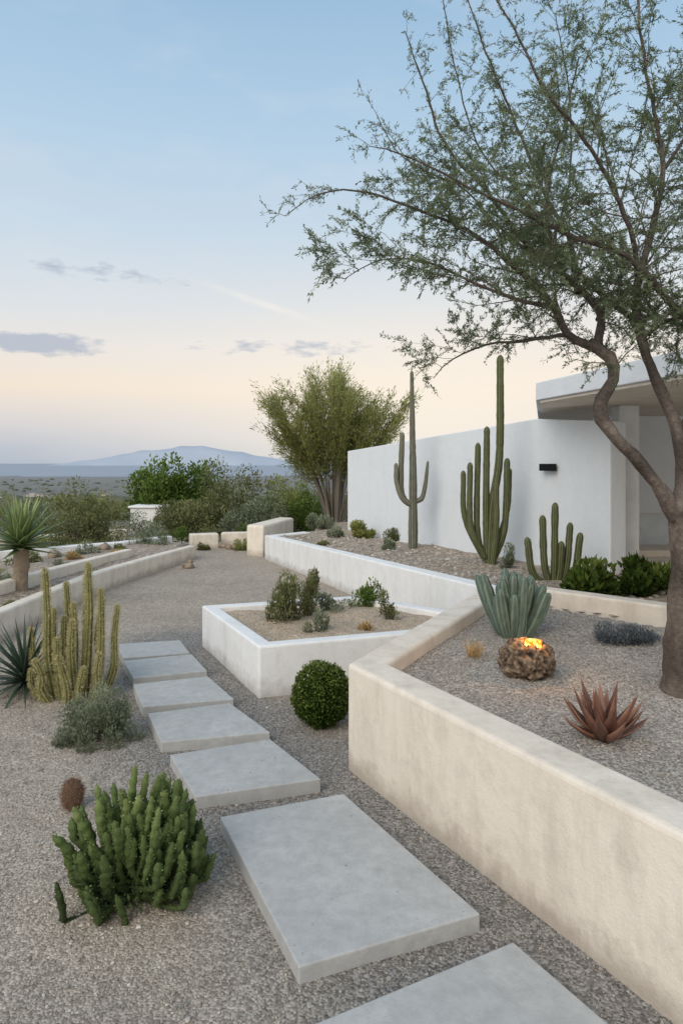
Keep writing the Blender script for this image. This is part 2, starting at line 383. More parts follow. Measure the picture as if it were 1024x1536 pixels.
# ------------------------------------------------------------------ pebbles
ph=(1+5**.5)/2
ico=nrm(np.array([(-1,ph,0),(1,ph,0),(-1,-ph,0),(1,-ph,0),(0,-1,ph),(0,1,ph),(0,-1,-ph),(0,1,-ph),(ph,0,-1),(ph,0,1),(-ph,0,-1),(-ph,0,1)],float))
icf=np.array([(0,11,5),(0,5,1),(0,1,7),(0,7,10),(0,10,11),(1,5,9),(5,11,4),(11,10,2),(10,7,6),(7,1,8),(3,9,4),(3,4,2),(3,2,6),(3,6,8),(3,8,9),(4,9,5),(2,4,11),(6,2,10),(8,6,7),(9,8,1)])
def stones(mb,P,rad,tone,squash=.65):
    n=len(P); sc_=rad[:,None]*R.uniform(.65,1.25,(n,3))*np.array([1,1,squash])
    jit=1+R.normal(0,.16,(n,12,1)); a=R.uniform(0,6.28,n); c,s=np.cos(a)[:,None],np.sin(a)[:,None]
    v=ico[None]*jit*sc_[:,None,:]; x=v[...,0]*c-v[...,1]*s; y=v[...,0]*s+v[...,1]*c
    v=np.stack([x,y,v[...,2]],-1)+P[:,None,:]
    mb.add(v.reshape(-1,3),None,(icf[None]+(np.arange(n)*12)[:,None,None]).reshape(-1,3),np.repeat(tone,12))
slabs=[[(-.18,2.06),(.36,1.10),(1.16,1.51),(.62,2.47)],
[(-.594,3.342),(-.147,2.346),(.533,2.624),(.0105,3.579)],
[(-1.017,4.054),(-.758,3.543),(-.113,3.745),(-.448,4.289)],
[(-1.338,4.724),(-1.117,4.238),(-.459,4.396),(-.805,4.934)],
[(-1.631,5.352),(-1.412,4.853),(-.789,5.018),(-1.085,5.553)],
[(-1.911,5.985),(-1.676,5.502),(-1.118,5.696),(-1.355,6.194)],
[(-2.151,6.537),(-1.937,6.067),(-1.383,6.238),(-1.58,6.685)]]
O1=[(1.75,.98),(.035,4.03),(1.36,6.5)]
bed1=[(1.85,1.0),(.13,4.05),(1.42,6.4),(3.4,4.45),(7,2.5),(7,-.5),(2.7,-.5)]
n=62000; x=R.uniform(-3,2.2,n); y=1.2+R.uniform(0,1,n)**1.45*5.2
k=(np.abs(x)<y*.56)&~inpoly(x,y,bed1)
for s_ in slabs: k&=~inpoly(x,y,s_)
x,y=x[k],y[k]; rad=R.uniform(.0024,.0062,len(x))*np.where(R.random(len(x))<.06,1.8,1)
pz=hills(x,y,.006,1.9)
gg=np.clip(1.2-(pathdist(x,y)-.3)/.7,0,1); gg=np.maximum(gg,np.clip((2.5-y),0,.7))
mb=MB(); stones(mb,np.stack([x,y,pz+rad*.35],-1),rad,np.clip(R.beta(2.3,2.2,len(x))*.85+.12-gg*.20,0,1))
o=mb.obj('ground_gravel_stones',M_pebble); o['kind']='stuff'
n=28000; x=R.uniform(.1,3,n); y=R.uniform(1.8,6.5,n); k=inpoly(x,y,bed1)&(np.abs(x)<y*.56); x,y=x[k],y[k]
rad=R.uniform(.0025,.007,len(x)); mb=MB(); stones(mb,np.stack([x,y,.52+hills(x,y,.008,2.)+rad*.35],-1),rad,np.clip(R.beta(2.2,2.3,len(x))*.95,0,1))
n=420; a=R.uniform(0,6.28,n); rr=R.uniform(.1,1,n)**.7*1.3; P=np.stack([1.6+np.cos(a)*rr*.9,3.9+np.sin(a)*rr,np.full(n,.529)],-1); P=P[inpoly(P[:,0],P[:,1],[(1.6,2.2),(.35,4.1),(1.4,6.1),(3,4.6),(3,2)])]
leaves(mb,P,R.normal(0,1,(len(P),3))*[1,1,.15],.018,.006,R.uniform(0,.5,len(P)))
o=mb.obj('bed_gravel_stones',M_pebble); o['kind']='stuff'

# ------------------------------------------------------------------ slabs
for s_ in slabs:
    c=np.mean(s_,0); mb=MB(); prism(mb,s_,-.01,.07); o=mb.obj('stepping_stone',M_conc,False,None,(c[0],c[1],0)); fixn(o); bev(o,.006,2)
    tag(o,'smooth grey concrete slab set in gravel','stepping stone','stepping stones along the garden path')
mb=MB(); P=[]
for s_ in slabs[:4]:
    q=np.array(s_)
    for _ in range(16):
        u=R.beta(.5,.5); v_=R.beta(.5,.5); u=.03+.94*u; v_=.03+.94*v_
        p_=(q[0]*(1-u)+q[1]*u)*(1-v_)+(q[3]*(1-u)+q[2]*u)*v_; P.append((p_[0],p_[1],.0715))
stones(mb,np.array(P),R.uniform(.0018,.0038,len(P)),R.uniform(.1,.6,len(P))); o=mb.obj('stray_gravel',M_pebble); o['kind']='stuff'

# ------------------------------------------------------------------ walls
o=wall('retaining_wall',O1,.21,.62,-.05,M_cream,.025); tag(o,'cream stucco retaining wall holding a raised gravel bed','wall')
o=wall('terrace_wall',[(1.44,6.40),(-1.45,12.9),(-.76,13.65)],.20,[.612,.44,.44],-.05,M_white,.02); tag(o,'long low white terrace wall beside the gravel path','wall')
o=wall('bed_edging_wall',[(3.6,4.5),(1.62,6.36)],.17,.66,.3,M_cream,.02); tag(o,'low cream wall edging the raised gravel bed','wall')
PL=[(-1.374,6.73),(.198,7.24),(1.27,6.28),(.90,5.74),(-.632,5.22)]
o=wall('planter_box',PL,.13,.40,-.05,M_white,.018,True); tag(o,'angular low white planter filled with sandy soil','planter')
soil=patch('planter_soil',[(-1.30,6.70),(.19,7.17),(1.2,6.28),(.87,5.78),(-.60,5.29)],.05,lambda X,Y:.345+hills(X,Y,.010,5),M_sand)
bed1o=patch('bed_gravel',bed1,.08,lambda X,Y:.52+hills(X,Y,.008,2.),M_bedgravel)
def b2z(X,Y): return np.interp(Y,[5,7,13,16],[.52,.54,.41,.45])+hills(X,Y,.018,2.4)
bed2=[(1.55,6.40),(-1.35,12.9),(-.7,13.6),(-.2,15.6),(9,15.6),(9,3.1),(3.6,4.6)]
patch('terrace_bed',bed2,.1,b2z,M_bedrough)
o=wall('garden_wall',[(.123,14.0),(2.523,8.883),(3.05,7.76)],-.25,[2.05,2.38,2.28],.2,M_bigwall,.015); tag(o,'tall smooth white boundary wall behind the cacti','wall')
o=wall('curb_wall',[(-3.75,3.5),(-3.43,6.83),(-3.36,9.45),(-3.08,11.2),(-2.75,12.9)],-.16,[.3,.3,.29,.27,.25],-.1,M_cream,.03); tag(o,'low curving cream wall edging the gravel court','wall')
o=wall('outer_curb_wall',[(-4.25,6.2),(-4.1,8.0),(-3.95,9.6),(-3.6,11.8)],-.15,[.36,.36,.34,.32],-.6,M_cream,.02); tag(o,'second low cream wall of the planted terrace','wall')
o=wall('terrace_curb',[(-6.6,11.2),(-5.2,12.2),(-4.2,13.2),(-3.6,14.6)],-.2,[.30,.30,.28,.25],-.6,M_white,.03); tag(o,'low white curb of the lower planted terrace','wall')
o=wall('terrace_curb',[(-9.5,13.5),(-7.2,14.6),(-5.2,16.6)],-.2,[.2,.2,.2],-1.2,M_cream,.03); tag(o,'pale cream curb of the farthest planted terrace','wall')
patch('side_bed',[(-3.85,3.5),(-3.5,6.8),(-3.44,9.4),(-3.15,11.2),(-2.8,12.85),(-3.6,14.0),(-6.6,11.4),(-6.6,3.5)],.12,lambda X,Y:.2+hills(X,Y,.02,2)-np.clip(-X-4.8,0,2)*.1,M_bedrough)
mb=MB(); prism(mb,[(-1.86,13.35),(-1.50,13.15),(-1.05,15.1),(-1.40,15.3)],-.05,.60); o=mb.obj('gate_pier',M_cream,False,None,(-1.5,14,0)); fixn(o); bev(o,.05); tag(o,'thick rounded cream wall stub by the path end','wall pier')
mb=MB(); prism(mb,[(-3.15,14.3),(-2.6,14.5),(-2.7,14.75),(-3.25,14.55)],-.05,.31); o=mb.obj('gate_pier',M_cream,False,None,(-2.9,14.5,0)); fixn(o); bev(o,.03); tag(o,'short pale wall stub closing the path','wall pier')
mb=MB(); prism(mb,[(-2.6,14.75),(-1.5,14.95),(-1.5,15.15),(-2.6,14.95)],-.05,.30); o=mb.obj('low_wall',M_cream,False,None,(-2,14.9,0)); fixn(o); bev(o,.02); tag(o,'very low cream wall at the end of the path','wall')
mb=MB(); box(mb,-5.75,-4.85,18.6,19.4,-1.2,.58); box(mb,-5.80,-4.80,18.55,19.45,.58,.64); o=mb.obj('white_outbuilding',M_white,False,None,(-5.3,19,-1)); bev(o,.02); tag(o,'small flat white outbuilding half hidden by shrubs','building')

# house
house=empty('modern_house',(4.5,9,.4)); tag(house,'modern white house with flat overhanging roof','house')
mb=MB(); rp=[(2.217,7.8),(3.2,3.6),(9,3.6),(9,14),(4.05,14)]; prism(mb,rp,2.52,2.72); o=mb.obj('roof',M_bigwall,False,house); fixn(o); bev(o,.012)
mb=MB(); prism(mb,[(2.26,7.78),(3.23,3.64),(8.95,3.64),(8.95,13.9),(4.07,13.9)],2.49,2.517); o=mb.obj('soffit',M_soffit,False,house); fixn(o)
mb=MB(); box(mb,3.29,3.53,8.1,8.34,.2,2.488); o=mb.obj('pillar',M_pillar,False,house); bev(o,.01)
mb=MB(); box(mb,3.7,9,9.9,10.1,.2,2.487); o=mb.obj('wall',M_bigwall,False,house)
win=empty('window',(6,9.85,.4)); win.parent=house; win.location=(1.5,.85,0)
def childbox(name,mat,par,boxes):
    mb=MB()
    for b in boxes: box(mb,*b)
    wl=np.array(par.location)+(np.array(par.parent.location) if par.parent else 0)
    ob=mb.obj(name,mat); ob.parent=par; ob.location=-wl; return ob
childbox('frame',M_frame,win,[(4.15,4.20,9.82,9.88,.4,2.48),(6.5,6.57,9.82,9.88,.4,2.48),(4.20,6.5,9.82,9.88,1.03,1.07),(4.20,6.5,9.82,9.88,.36,.42)])
childbox('pane',M_glass,win,[(4.20,6.5,9.84,9.87,.42,1.03)])
mb=MB(); box(mb,3.6,4.9,8.5,9.1,.3,.56); box(mb,3.6,4.9,9.1,9.7,.3,.64); o=mb.obj('garden_steps',M_cream,False,None,(4.2,9,.5)); bev(o,.02); tag(o,'two shallow cream steps up to the house','steps')
d0=np.array([.423,-.906]); nn=np.array([-.906,-.423])
bp=np.array([2.523,8.883])+np.array([.527,-1.123])*.24
lamp=empty('wall_lamp',(bp[0],bp[1],1.74)); tag(lamp,'black metal wall light on the white boundary wall','wall lamp')
def obox(name,mat,c,hx,hy,hz,par):
    mb=MB(); v=[]
    for z in (-hz,hz):
        for a,b in ((-1,-1),(1,-1),(1,1),(-1,1)): 
            q=c[:2]+d0*a*hx+nn*b*hy; v.append((q[0],q[1],c[2]+z))
    mb.add(v,[(0,3,2,1),(4,5,6,7),(0,1,5,4),(1,2,6,5),(2,3,7,6),(3,0,4,7)]); o=mb.obj(name,mat,False,par); fixn(o); bev(o,.008); return o
obox('mounting_plate',M_black,np.array([*(bp+nn*.014),1.74]),.07,.012,.035,lamp)
obox('lamp_shade',M_black,np.array([*(bp+nn*.066),1.75]),.12,.038,.045,lamp)

# ------------------------------------------------------------------ big tree
tree=empty('mesquite_tree',(1.86,3.8,.5)); tag(tree,'gnarled desert tree with feathery foliage in gravel bed','tree')
trunk=MB(); tw=MB(); crown=MB()
L={}
L['trunk']=[(1.90,3.78,.42,.125),(1.87,3.79,.56,.088),(1.87,3.8,.8,.072),(1.89,3.8,1.1,.065),(1.89,3.8,1.35,.064),(1.86,3.8,1.53,.056)]
L['A']=[(1.87,3.8,1.48,.045),(1.76,3.78,1.68,.034),(1.62,3.75,1.84,.032),(1.47,3.7,1.97,.035),(1.41,3.7,2.1,.035),(1.50,3.75,2.25,.031),(1.49,3.8,2.37,.031),(1.38,3.8,2.46,.027)]
L['A1']=[(1.41,3.8,2.43,.027),(1.24,3.72,2.49,.022),(1.12,3.6,2.62,.019),(.95,3.55,2.76,.014),(.74,3.5,2.93,.010),(.45,3.4,3.04,.007),(.1,3.35,3.13,.005),(-.1,3.3,3.10,.003),(-.27,3.3,3.0,.002)]
L['A2']=[(1.42,3.8,2.43,.026),(1.47,3.9,2.65,.022),(1.29,3.95,2.86,.018),(1.07,4.0,3.05,.014),(.88,4.0,3.3,.010),(.62,4,3.6,.008),(.48,4.0,3.95,.006),(.36,3.95,4.25,.003)]
L['A3']=[(1.36,3.93,2.78,.018),(1.37,4.1,3.15,.014),(1.25,4.2,3.5,.011),(1.1,4.2,3.9,.008),(.95,4.2,4.3,.006),(.8,4.2,4.7,.003)]
L['B']=[(1.86,3.8,1.50,.042),(1.93,3.85,1.75,.036),(1.89,3.85,2.0,.034),(1.81,3.85,2.22,.028),(1.67,3.8,2.5,.025),(1.61,3.7,2.75,.021),(1.7,3.7,3.05,.016),(1.76,3.7,3.4,.012),(1.66,3.7,3.9,.008),(1.6,3.7,4.6,.005)]
L['B2']=[(1.90,3.85,1.95,.029),(2.1,3.9,2.35,.025),(2.2,3.9,2.8,.019),(2.1,3.9,3.3,.014),(2.0,3.9,3.9,.009),(2.1,3.9,4.6,.005)]
L['C']=[(2.12,3.85,2.45,.024),(1.85,3.7,2.60,.021),(1.6,3.55,2.75,.018),(1.40,3.45,2.86,.014),(1.12,3.4,2.93,.011),(.85,3.3,3.02,.008),(.55,3.25,3.15,.006),(.3,3.2,3.25,.004),(.15,3.2,3.28,.002)]
L['D']=[(1.10,3.6,2.62,.014),(.87,3.5,2.62,.010),(.65,3.45,2.70,.007),(.4,3.4,2.80,.005),(.15,3.4,2.80,.003),(.0,3.4,2.72,.002)]
L['E']=[(1.24,3.72,2.50,.012),(1.05,3.9,2.50,.009),(.85,4.0,2.50,.006),(.65,4,2.42,.004),(.55,4,2.32,.002)]
L['F']=[(1.66,3.75,2.56,.018),(1.45,4.0,2.85,.014),(1.35,4.3,3.2,.010),(1.5,4.5,3.6,.007),(1.55,4.6,4.2,.005),(1.5,4.7,4.9,.003)]
L['G']=[(1.61,3.7,2.78,.016),(1.45,3.5,3.05,.012),(1.25,3.4,3.35,.009),(1.0,3.3,3.6,.007),(.85,3.3,3.9,.005),(.72,3.3,4.1,.003)]
L['H']=[(2.2,3.9,2.75,.016),(2.35,4.0,3.1,.012),(2.4,4.1,3.6,.008),(2.3,4.2,4.2,.005)]
L['I']=[(2.15,3.9,2.5,.015),(2.0,4.3,2.75,.011),(1.8,4.6,2.95,.008),(1.5,4.7,3.05,.006),(1.2,4.8,3.0,.003)]
L['J']=[(1.75,3.7,3.4,.010),(1.95,3.6,3.8,.007),(2.1,3.5,4.3,.004)]
L['K']=[(1.26,4.2,3.48,.008),(1.0,4.3,3.62,.006),(.8,4.3,3.9,.005),(.7,4.3,4.3,.004),(.62,4.3,4.8,.003)]
L['M']=[(1.07,4.0,3.05,.010),(.9,3.9,3.15,.007),(.7,3.85,3.35,.005),(.5,3.8,3.42,.004),(.3,3.8,3.55,.003),(.2,3.8,3.75,.002)]
L['O']=[(1.46,3.9,2.62,.014),(1.6,4.1,2.8,.010),(1.85,4.2,3.0,.007),(2.05,4.2,3.25,.004)]
L['Q']=[(1.30,3.95,2.85,.012),(1.15,3.8,3.2,.009),(1.2,3.7,3.55,.006),(1.3,3.7,4.0,.004)]
L['S']=[(1.68,3.8,2.5,.010),(1.78,3.7,2.58,.007),(1.95,3.6,2.56,.005),(2.1,3.6,2.48,.003)]
def twig(p0,d,length,rad,droop=-.1):
    n=5; p=[p0]; dd=nrm(d)
    for k in range(n-1):
        dd=nrm(dd+R.normal(0,.13,3)+np.array([0,0,droop])); p.append(p[-1]+dd*length/(n-1))
    p=np.array(p); tube(tw,p,np.linspace(rad,rad*.35,n),3 if rad<.003 else 5,.30)
    return p
def addleaves(p,step,sz):
    seg=np.linalg.norm(np.diff(p,axis=0),axis=1).sum(); m=max(2,int(seg/step))
    t=R.uniform(0,1,m)*(len(p)-1); i=np.minimum(t.astype(int),len(p)-2); f=(t-i)[:,None]
    P=p[i]*(1-f)+p[i+1]*f+R.normal(0,.004,(m,3)); T=nrm(p[i+1]-p[i])
    D=T*.8+R.normal(0,.5,(m,3)); base=R.uniform(.15,.8)
    leaves(crown,P,D,R.uniform(.012,.028,m)*sz,R.uniform(.0036,.0068,m)*sz,np.clip(base+R.normal(0,.15,m)+ (P[:,2]-3)*.05,0,1))
for key,c in L.items():
    p=smoothpath(c,.06); q=p[:,:3].copy(); 
    q+=np.cumsum(R.normal(0,.0065,q.shape),0)*.6
    if key in('trunk','A','B'): tube(trunk,q,p[:,3]*(1+.06*np.sin(np.arange(len(q))*1.3)),14,.45+.2*np.sin(np.arange(len(q))*.9)+R.normal(0,.05,len(q)),.13)
    else: tube(trunk,q,p[:,3],7,.32,.05)
    if key=='trunk': continue
    ln=np.concatenate([[0],np.cumsum(np.linalg.norm(np.diff(q,axis=0),axis=1))]); tot=ln[-1]
    s={'A':1.0,'B':.9}.get(key,.15)
    while s<tot:
        fr=s/tot; i=min(np.searchsorted(ln,s),len(q)-1); T=nrm(q[i]-q[max(i-1,0)])
        whip = (key in('A1','A2','A3','G','K','M') and fr>.60) or (key=='C' and fr>.8)
        ln2=R.uniform(.20,.56)*(1-.45*fr) if not whip else R.uniform(.05,.2)
        d=T*.55+R.normal(0,.58,3)+np.array([.0,0,.2])
        if key in('E','A1','D') : d[2]=abs(d[2])*.8
        sp=twig(q[i],d,ln2,max(.0018,min(.005,p[i,3]*.4)),-.03)
        m=int(ln2/.033)+1
        for k in range(m):
            t=R.uniform(.08,1)*(len(sp)-1); ii=min(int(t),len(sp)-2); P0=sp[ii]+(sp[ii+1]-sp[ii])*(t-ii)
            l3=R.uniform(.05,.18)*(1 if not whip else .45)
            tp=twig(P0,nrm(sp[ii+1]-sp[ii])*.7+R.normal(0,.5,3),l3,.0011,-.10)
            addleaves(tp,.0028 if not whip else .0045,1.0)
        s+=R.uniform(.028,.072)*(1.0 if not whip else 1.1)
    addleaves(q[int(len(q)*.6):],.010,1)
trunk.obj('trunk',M_bark,True,tree); tw.obj('branch',M_bark2,True,tree); crown.obj('crown',M_mleaf,False,tree)
print('LEAVES',crown.n//4)

# ------------------------------------------------------------------ bushes and trees
def bush(name,c,r,n,leaf,mat,k=14,up=.4,spread=.33,stems=6,label='',cat='shrub',group=None,asp=.35,flatb=True):
    c=np.array(c,float); r=np.array(r,float); mb=MB(); st=MB()
    K=nrm(R.normal(size=(k,3)))*R.uniform(.3,.85,(k,1)); K[:,2]=np.abs(K[:,2]) if flatb else K[:,2]
    kt=R.uniform(-.18,.18,k); ks=R.uniform(.6,1.25,k)
    w=R.integers(0,k,n); off=nrm(R.normal(size=(n,3)))*(R.uniform(.35,1,(n,1))**.5)*spread*ks[w][:,None]
    P=K[w]+off; P[:,2]=np.maximum(P[:,2],.02*R.random(n))if flatb else P[:,2]
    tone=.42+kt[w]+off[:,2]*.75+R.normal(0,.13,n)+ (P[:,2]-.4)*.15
    D=nrm(off)*.6+R.normal(0,.5,(n,3))+np.array([0,0,up])
    leaves(mb,c+P*r,D,leaf*R.uniform(.6,1.3,n),leaf*asp*R.uniform(.7,1.3,n),np.clip(tone,0,1))
    e=empty(name,c); tag(e,label,cat,group)
    for i in range(stems):
        tgt=c+K[i%k]*r*.9; b=c+np.array([R.normal(0,.06)*r[0],R.normal(0,.06)*r[1],-.05]); mid=(b+tgt)/2+R.normal(0,.08,3)*r
        rr=max(.004,.02*r[2])
        p=smoothpath([(*b,rr),(*mid,rr*.6),(*tgt,rr*.2)],r[2]*.2); tube(st,p[:,:3],p[:,3],5,.4)
    st.obj('trunk' if cat=='tree' else 'stem_or_core',M_bark2,True,e); mb.obj('crown' if cat=='tree' else 'foliage',mat,False,e)
    return e
e=empty('palo_verde_tree',(-.15,16.3,.3)); tag(e,'feathery yellow green tree with many upright stems','tree')
st=MB(); cr=MB(); base=np.array([-.15,16.3,.2])
for i in range(48):
    a=i*2.39996+R.normal(0,.3); lean=((i+.5)/48)**.6*R.uniform(.85,1.08); ax=np.array([math.cos(a),math.sin(a),0])
    H=R.uniform(2.7,3.85)*(1-.20*lean**2); top=base+ax*lean*np.array([1.95,1.4,0])+np.array([0,0,H])
    mid=base+ax*lean*np.array([.75,.55,0])+np.array([0,0,H*.48]); r0=.055 if i%5==0 else .012
    p=smoothpath([(*(base+ax*.12),r0),(*mid,r0*.6),(*top,.006)],.15); tube(st,p[:,:3],p[:,3],6,.65)
    kt=R.uniform(-.10,.12)
    for s in range(36):
        t=R.uniform(.36,1)**.8; i0=int(t*(len(p)-1)); q=p[i0,:3]
        d=nrm(nrm(p[-1,:3]-p[0,:3])*1.0+R.normal(0,.36,3)+ax*.25); l=R.uniform(.2,.6)
        tube(st,np.array([q,q+d*l]),[.006,.003],3,.6)
        m=36; tt=R.uniform(.1,1.1,m)[:,None]; P=q+d*l*tt+R.normal(0,.050,(m,3))
        leaves(cr,P,d+R.normal(0,.35,(m,3)),R.uniform(.05,.11,m),R.uniform(.012,.025,m),np.clip(R.uniform(.25,.65)+kt+R.normal(0,.13,m)+(q[2]-2.3)*.18,0,1))
st.obj('trunk',M_bark2,True,e); cr.obj('crown',M_oliv,False,e)

B=bush
B('evergreen_tree',(-4.65,20,-.3),(1.35,1.1,2.3),18000,.13,M_dleaf,40,.2,.34,6,'dense dark green rounded tree','tree',asp=.5)
B('evergreen_tree',(-5.75,21.5,-.4),(1.1,1.0,2.1),11000,.13,M_dleaf,28,.2,.34,5,'dense dark green rounded tree','tree',asp=.5)
B('mesquite_shrub',(-3.1,19,-.2),(1.35,1.0,2.0),10000,.1,M_mid,40,.5,.28,9,'airy olive green desert shrub')
B('mesquite_shrub',(-1.7,19.5,-.2),(1.3,1.0,1.9),9000,.1,M_oliv,40,.5,.28,9,'airy yellowish green desert shrub')
B('mesquite_shrub',(-3.7,17.2,-.1),(1.2,.8,1.25),7000,.09,M_mid,28,.4,.31,8,'olive green shrub beside the path end')
B('mesquite_shrub',(-2.3,17.0,-.0),(1.2,.7,1.15),7000,.08,M_grey,28,.4,.31,8,'greyish green scrubby shrub behind low wall')
B('mesquite_shrub',(-.9,17.6,.0),(.9,.7,1.3),5500,.08,M_dleaf,22,.4,.35,6,'dark green shrub under feathery tree')
B('mesquite_shrub',(.9,17.8,.0),(1.3,.8,1.6),6500,.09,M_mid,24,.4,.35,6,'olive green shrub beyond the boundary wall')
B('olive_tree',(-5.35,14.3,-.1),(1.0,.9,1.5),12000,.065,M_mid,38,.3,.28,8,'round olive green tree on the terrace','tree')
B('olive_tree',(-7.0,16.5,-.5),(1.1,1.0,1.7),9000,.08,M_grey,32,.3,.30,8,'round grey green olive tree on the lower terrace','tree')
B('olive_tree',(-9.5,20,-1.0),(1.5,1.2,2.1),7000,.09,M_mid,30,.3,.32,6,'round olive green tree on the lower terrace','tree')
for (x,y,s) in [(-9.5,28,2.0),(-13.5,34,2.4),(-9,38,2.4),(-20,46,3.2),(-16,60,3.4),(-26,66,3.6)]:
    B('scrub_tree',(x,y,float(gz(x,y))-.2),(s*.95,s*.9,s*.55),2600,.16+y*.002,M_dleaf if (int(x*7)%2) else M_mid,20,.2,.34,4,'rounded scrubby tree on the slope below the garden','tree','trees on the slope below the garden',asp=.55)
B('silver_shrub',(-3.75,13.6,.0),(.5,.42,.62),3200,.05,M_grey,14,.9,.3,6,'spiky grey green shrub behind low wall')
B('silver_shrub',(-4.9,16.8,-.1),(.8,.6,.75),3600,.055,M_grey,16,.6,.3,6,'soft grey green shrub on the terrace')
for (x,y,s,m) in [(-4.75,9.3,.26,M_grey),(-5.1,11,.30,M_mid),(-4.55,12.2,.25,M_grey),(-3.9,11.9,.2,M_straw),(-6.2,11.5,.4,M_mid),(-3.72,7.6,.13,M_mid),(-3.66,8.6,.1,M_straw),(-5.5,9.2,.35,M_mid),(-7.6,14.5,.45,M_grey),(-2.2,15.6,.35,M_dleaf),(-3.0,15.7,.4,M_mid),(-1.9,15.4,.28,M_oliv),(-4.3,10.6,.18,M_grey),(-4.9,12.9,.3,M_mid),(-3.65,10.2,.12,M_mid),(-4.6,7.7,.16,M_grey),(-5.9,13.2,.3,M_oliv),(-2.05,14.2,.20,M_oliv),(-1.95,14.55,.22,M_mid),(-4.45,11.5,.2,M_straw),(-4.1,12.6,.22,M_mid),(-5.4,10.3,.25,M_oliv),(-2.85,14.15,.12,M_mid),(-3.5,14.9,.3,M_dleaf)]:
    B('low_shrub',(x,y,float(min(gz(x,y)+.1,.2))if x<-3.4 else .0),(s*1.2,s,s*1.15),1300,.045,m,9,.5,.35,4,'small dry garden shrub on sandy terrace',group='small shrubs on the terraces')
B('silver_shrub',(-.45,14.4,.4),(.34,.3,.36),2600,.05,M_grey,12,.5,.35,5,'rounded grey green shrub above the terrace wall')
B('low_shrub',(.40,12.6,.40),(.30,.28,.34),2400,.06,M_oliv,12,1.0,.3,5,'bright green tufted shrub in stony bed')
B('low_shrub',(.98,12.2,.42),(.22,.2,.36),1800,.05,M_mid,10,.5,.35,5,'small upright green shrub in stony bed')
B('silver_shrub',(.72,10.6,.43),(.17,.16,.22),1500,.04,M_grey,9,.6,.35,5,'small grey green shrub in stony bed')
B('low_shrub',(-.1,12.8,.40),(.2,.18,.2),1300,.045,M_grey,9,.6,.35,5,'small pale shrub in stony bed')
B('low_shrub',(-.3,11.3,.42),(.13,.12,.13),800,.04,M_mid,7,.6,.35,4,'tiny green shrub behind terrace wall')
B('silver_shrub',(2.05,8.35,.52),(.10,.1,.30),900,.04,M_grey,9,.8,.3,4,'thin greyish shrub beside columnar cactus')
B('leafy_shrub',(2.40,6.55,.5),(.42,.33,.44),1700,.085,M_box,11,.9,.34,10,'glossy dark green broadleaf shrub behind edging wall',asp=.45)
B('leafy_shrub',(2.92,6.7,.5),(.38,.3,.36),1300,.085,M_box,9,.9,.34,8,'glossy dark green broadleaf shrub behind edging wall',asp=.45)
B('lavender_shrub',(2.0,4.85,.50),(.30,.2,.17),4200,.032,M_blue,22,1.1,.3,6,'low blue grey mounded shrub in gravel',asp=.2)
B('rosemary_shrub',(-.50,6.30,.33),(.27,.22,.54),3800,.035,M_mid,18,1.1,.28,12,'upright grey green shrub in the white planter',asp=.3)
B('rosemary_shrub',(-.30,6.55,.33),(.16,.15,.52),1800,.035,M_mid,10,1.1,.28,8,'upright grey green shrub in the white planter',asp=.3)
B('rosemary_shrub',(-.22,5.95,.33),(.12,.1,.24),1000,.028,M_grey,8,1.0,.3,6,'small grey green sprig in the white planter',asp=.3)
B('rosemary_shrub',(.42,6.35,.33),(.11,.09,.30),1000,.03,M_mid,8,1.2,.3,6,'small green sprig in the white planter',asp=.3)
B('rosemary_shrub',(.28,7.02,.33),(.20,.13,.36),1900,.035,M_dleaf,10,.8,.35,6,'dark green rounded shrub in the white planter')
B('silver_shrub',(-.12,6.75,.33),(.28,.15,.2),1100,.035,M_grey,10,1.0,.35,6,'sparse silvery shrub in the white planter')
B('dry_tuft',(.2,5.95,.33),(.06,.05,.07),160,.05,M_straw,4,1.2,.4,3,'small dry sprig in the white planter')
B('wormwood_shrub',(-1.58,4.42,0),(.29,.25,.40),13000,.022,M_grey,36,.7,.27,14,'soft silvery green mounded shrub on gravel',asp=.3)
mb=MB(); n=220; a=R.uniform(0,6.28,n); D=np.stack([np.cos(a)*.4,np.sin(a)*.4,np.ones(n)],-1)+R.normal(0,.15,(n,3))
leaves(mb,np.array([.87,4.5,.515])+R.normal(0,.02,(n,3))*[1,1,0],D,R.uniform(.05,.15,n),.003,R.random(n)); o=mb.obj('grass_tuft',M_straw,False,None,(.87,4.5,.52)); tag(o,'small tuft of dry straw grass in gravel','grass')
# boxwood ball
mb=MB(); n=9000; c=np.array([-.136,4.68,.215]); u=nrm(R.normal(size=(n,3))); lump=np.array([mn.fractal(Vector((q[0]*2.6+3,q[1]*2.6,q[2]*2.6)),.8,2.0,3) for q in u])
rr=.192*(1+.09*lump)*R.uniform(.88,1.04,n)
P=c+u*rr[:,None]*np.array([1,1,1.08]); P[:,2]=np.maximum(P[:,2],.01)
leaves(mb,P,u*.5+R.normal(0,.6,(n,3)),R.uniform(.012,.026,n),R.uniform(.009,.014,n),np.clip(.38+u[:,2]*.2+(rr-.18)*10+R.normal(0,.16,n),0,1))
e=empty('boxwood_ball',(-.136,4.68,0)); tag(e,'clipped round dark green boxwood ball on gravel','topiary shrub')
mb.obj('foliage',M_box,False,e); m2=MB(); th=np.linspace(0,np.pi,12); pr=np.stack([np.zeros(12)+c[0],np.zeros(12)+c[1],c[2]-.16*np.cos(th)],-1); tube(m2,pr,.155*np.sin(th),14,0.05); m2.obj('stem_or_core',M_box,True,e)  # dark ball added inside the leaves as a core, not a real stem

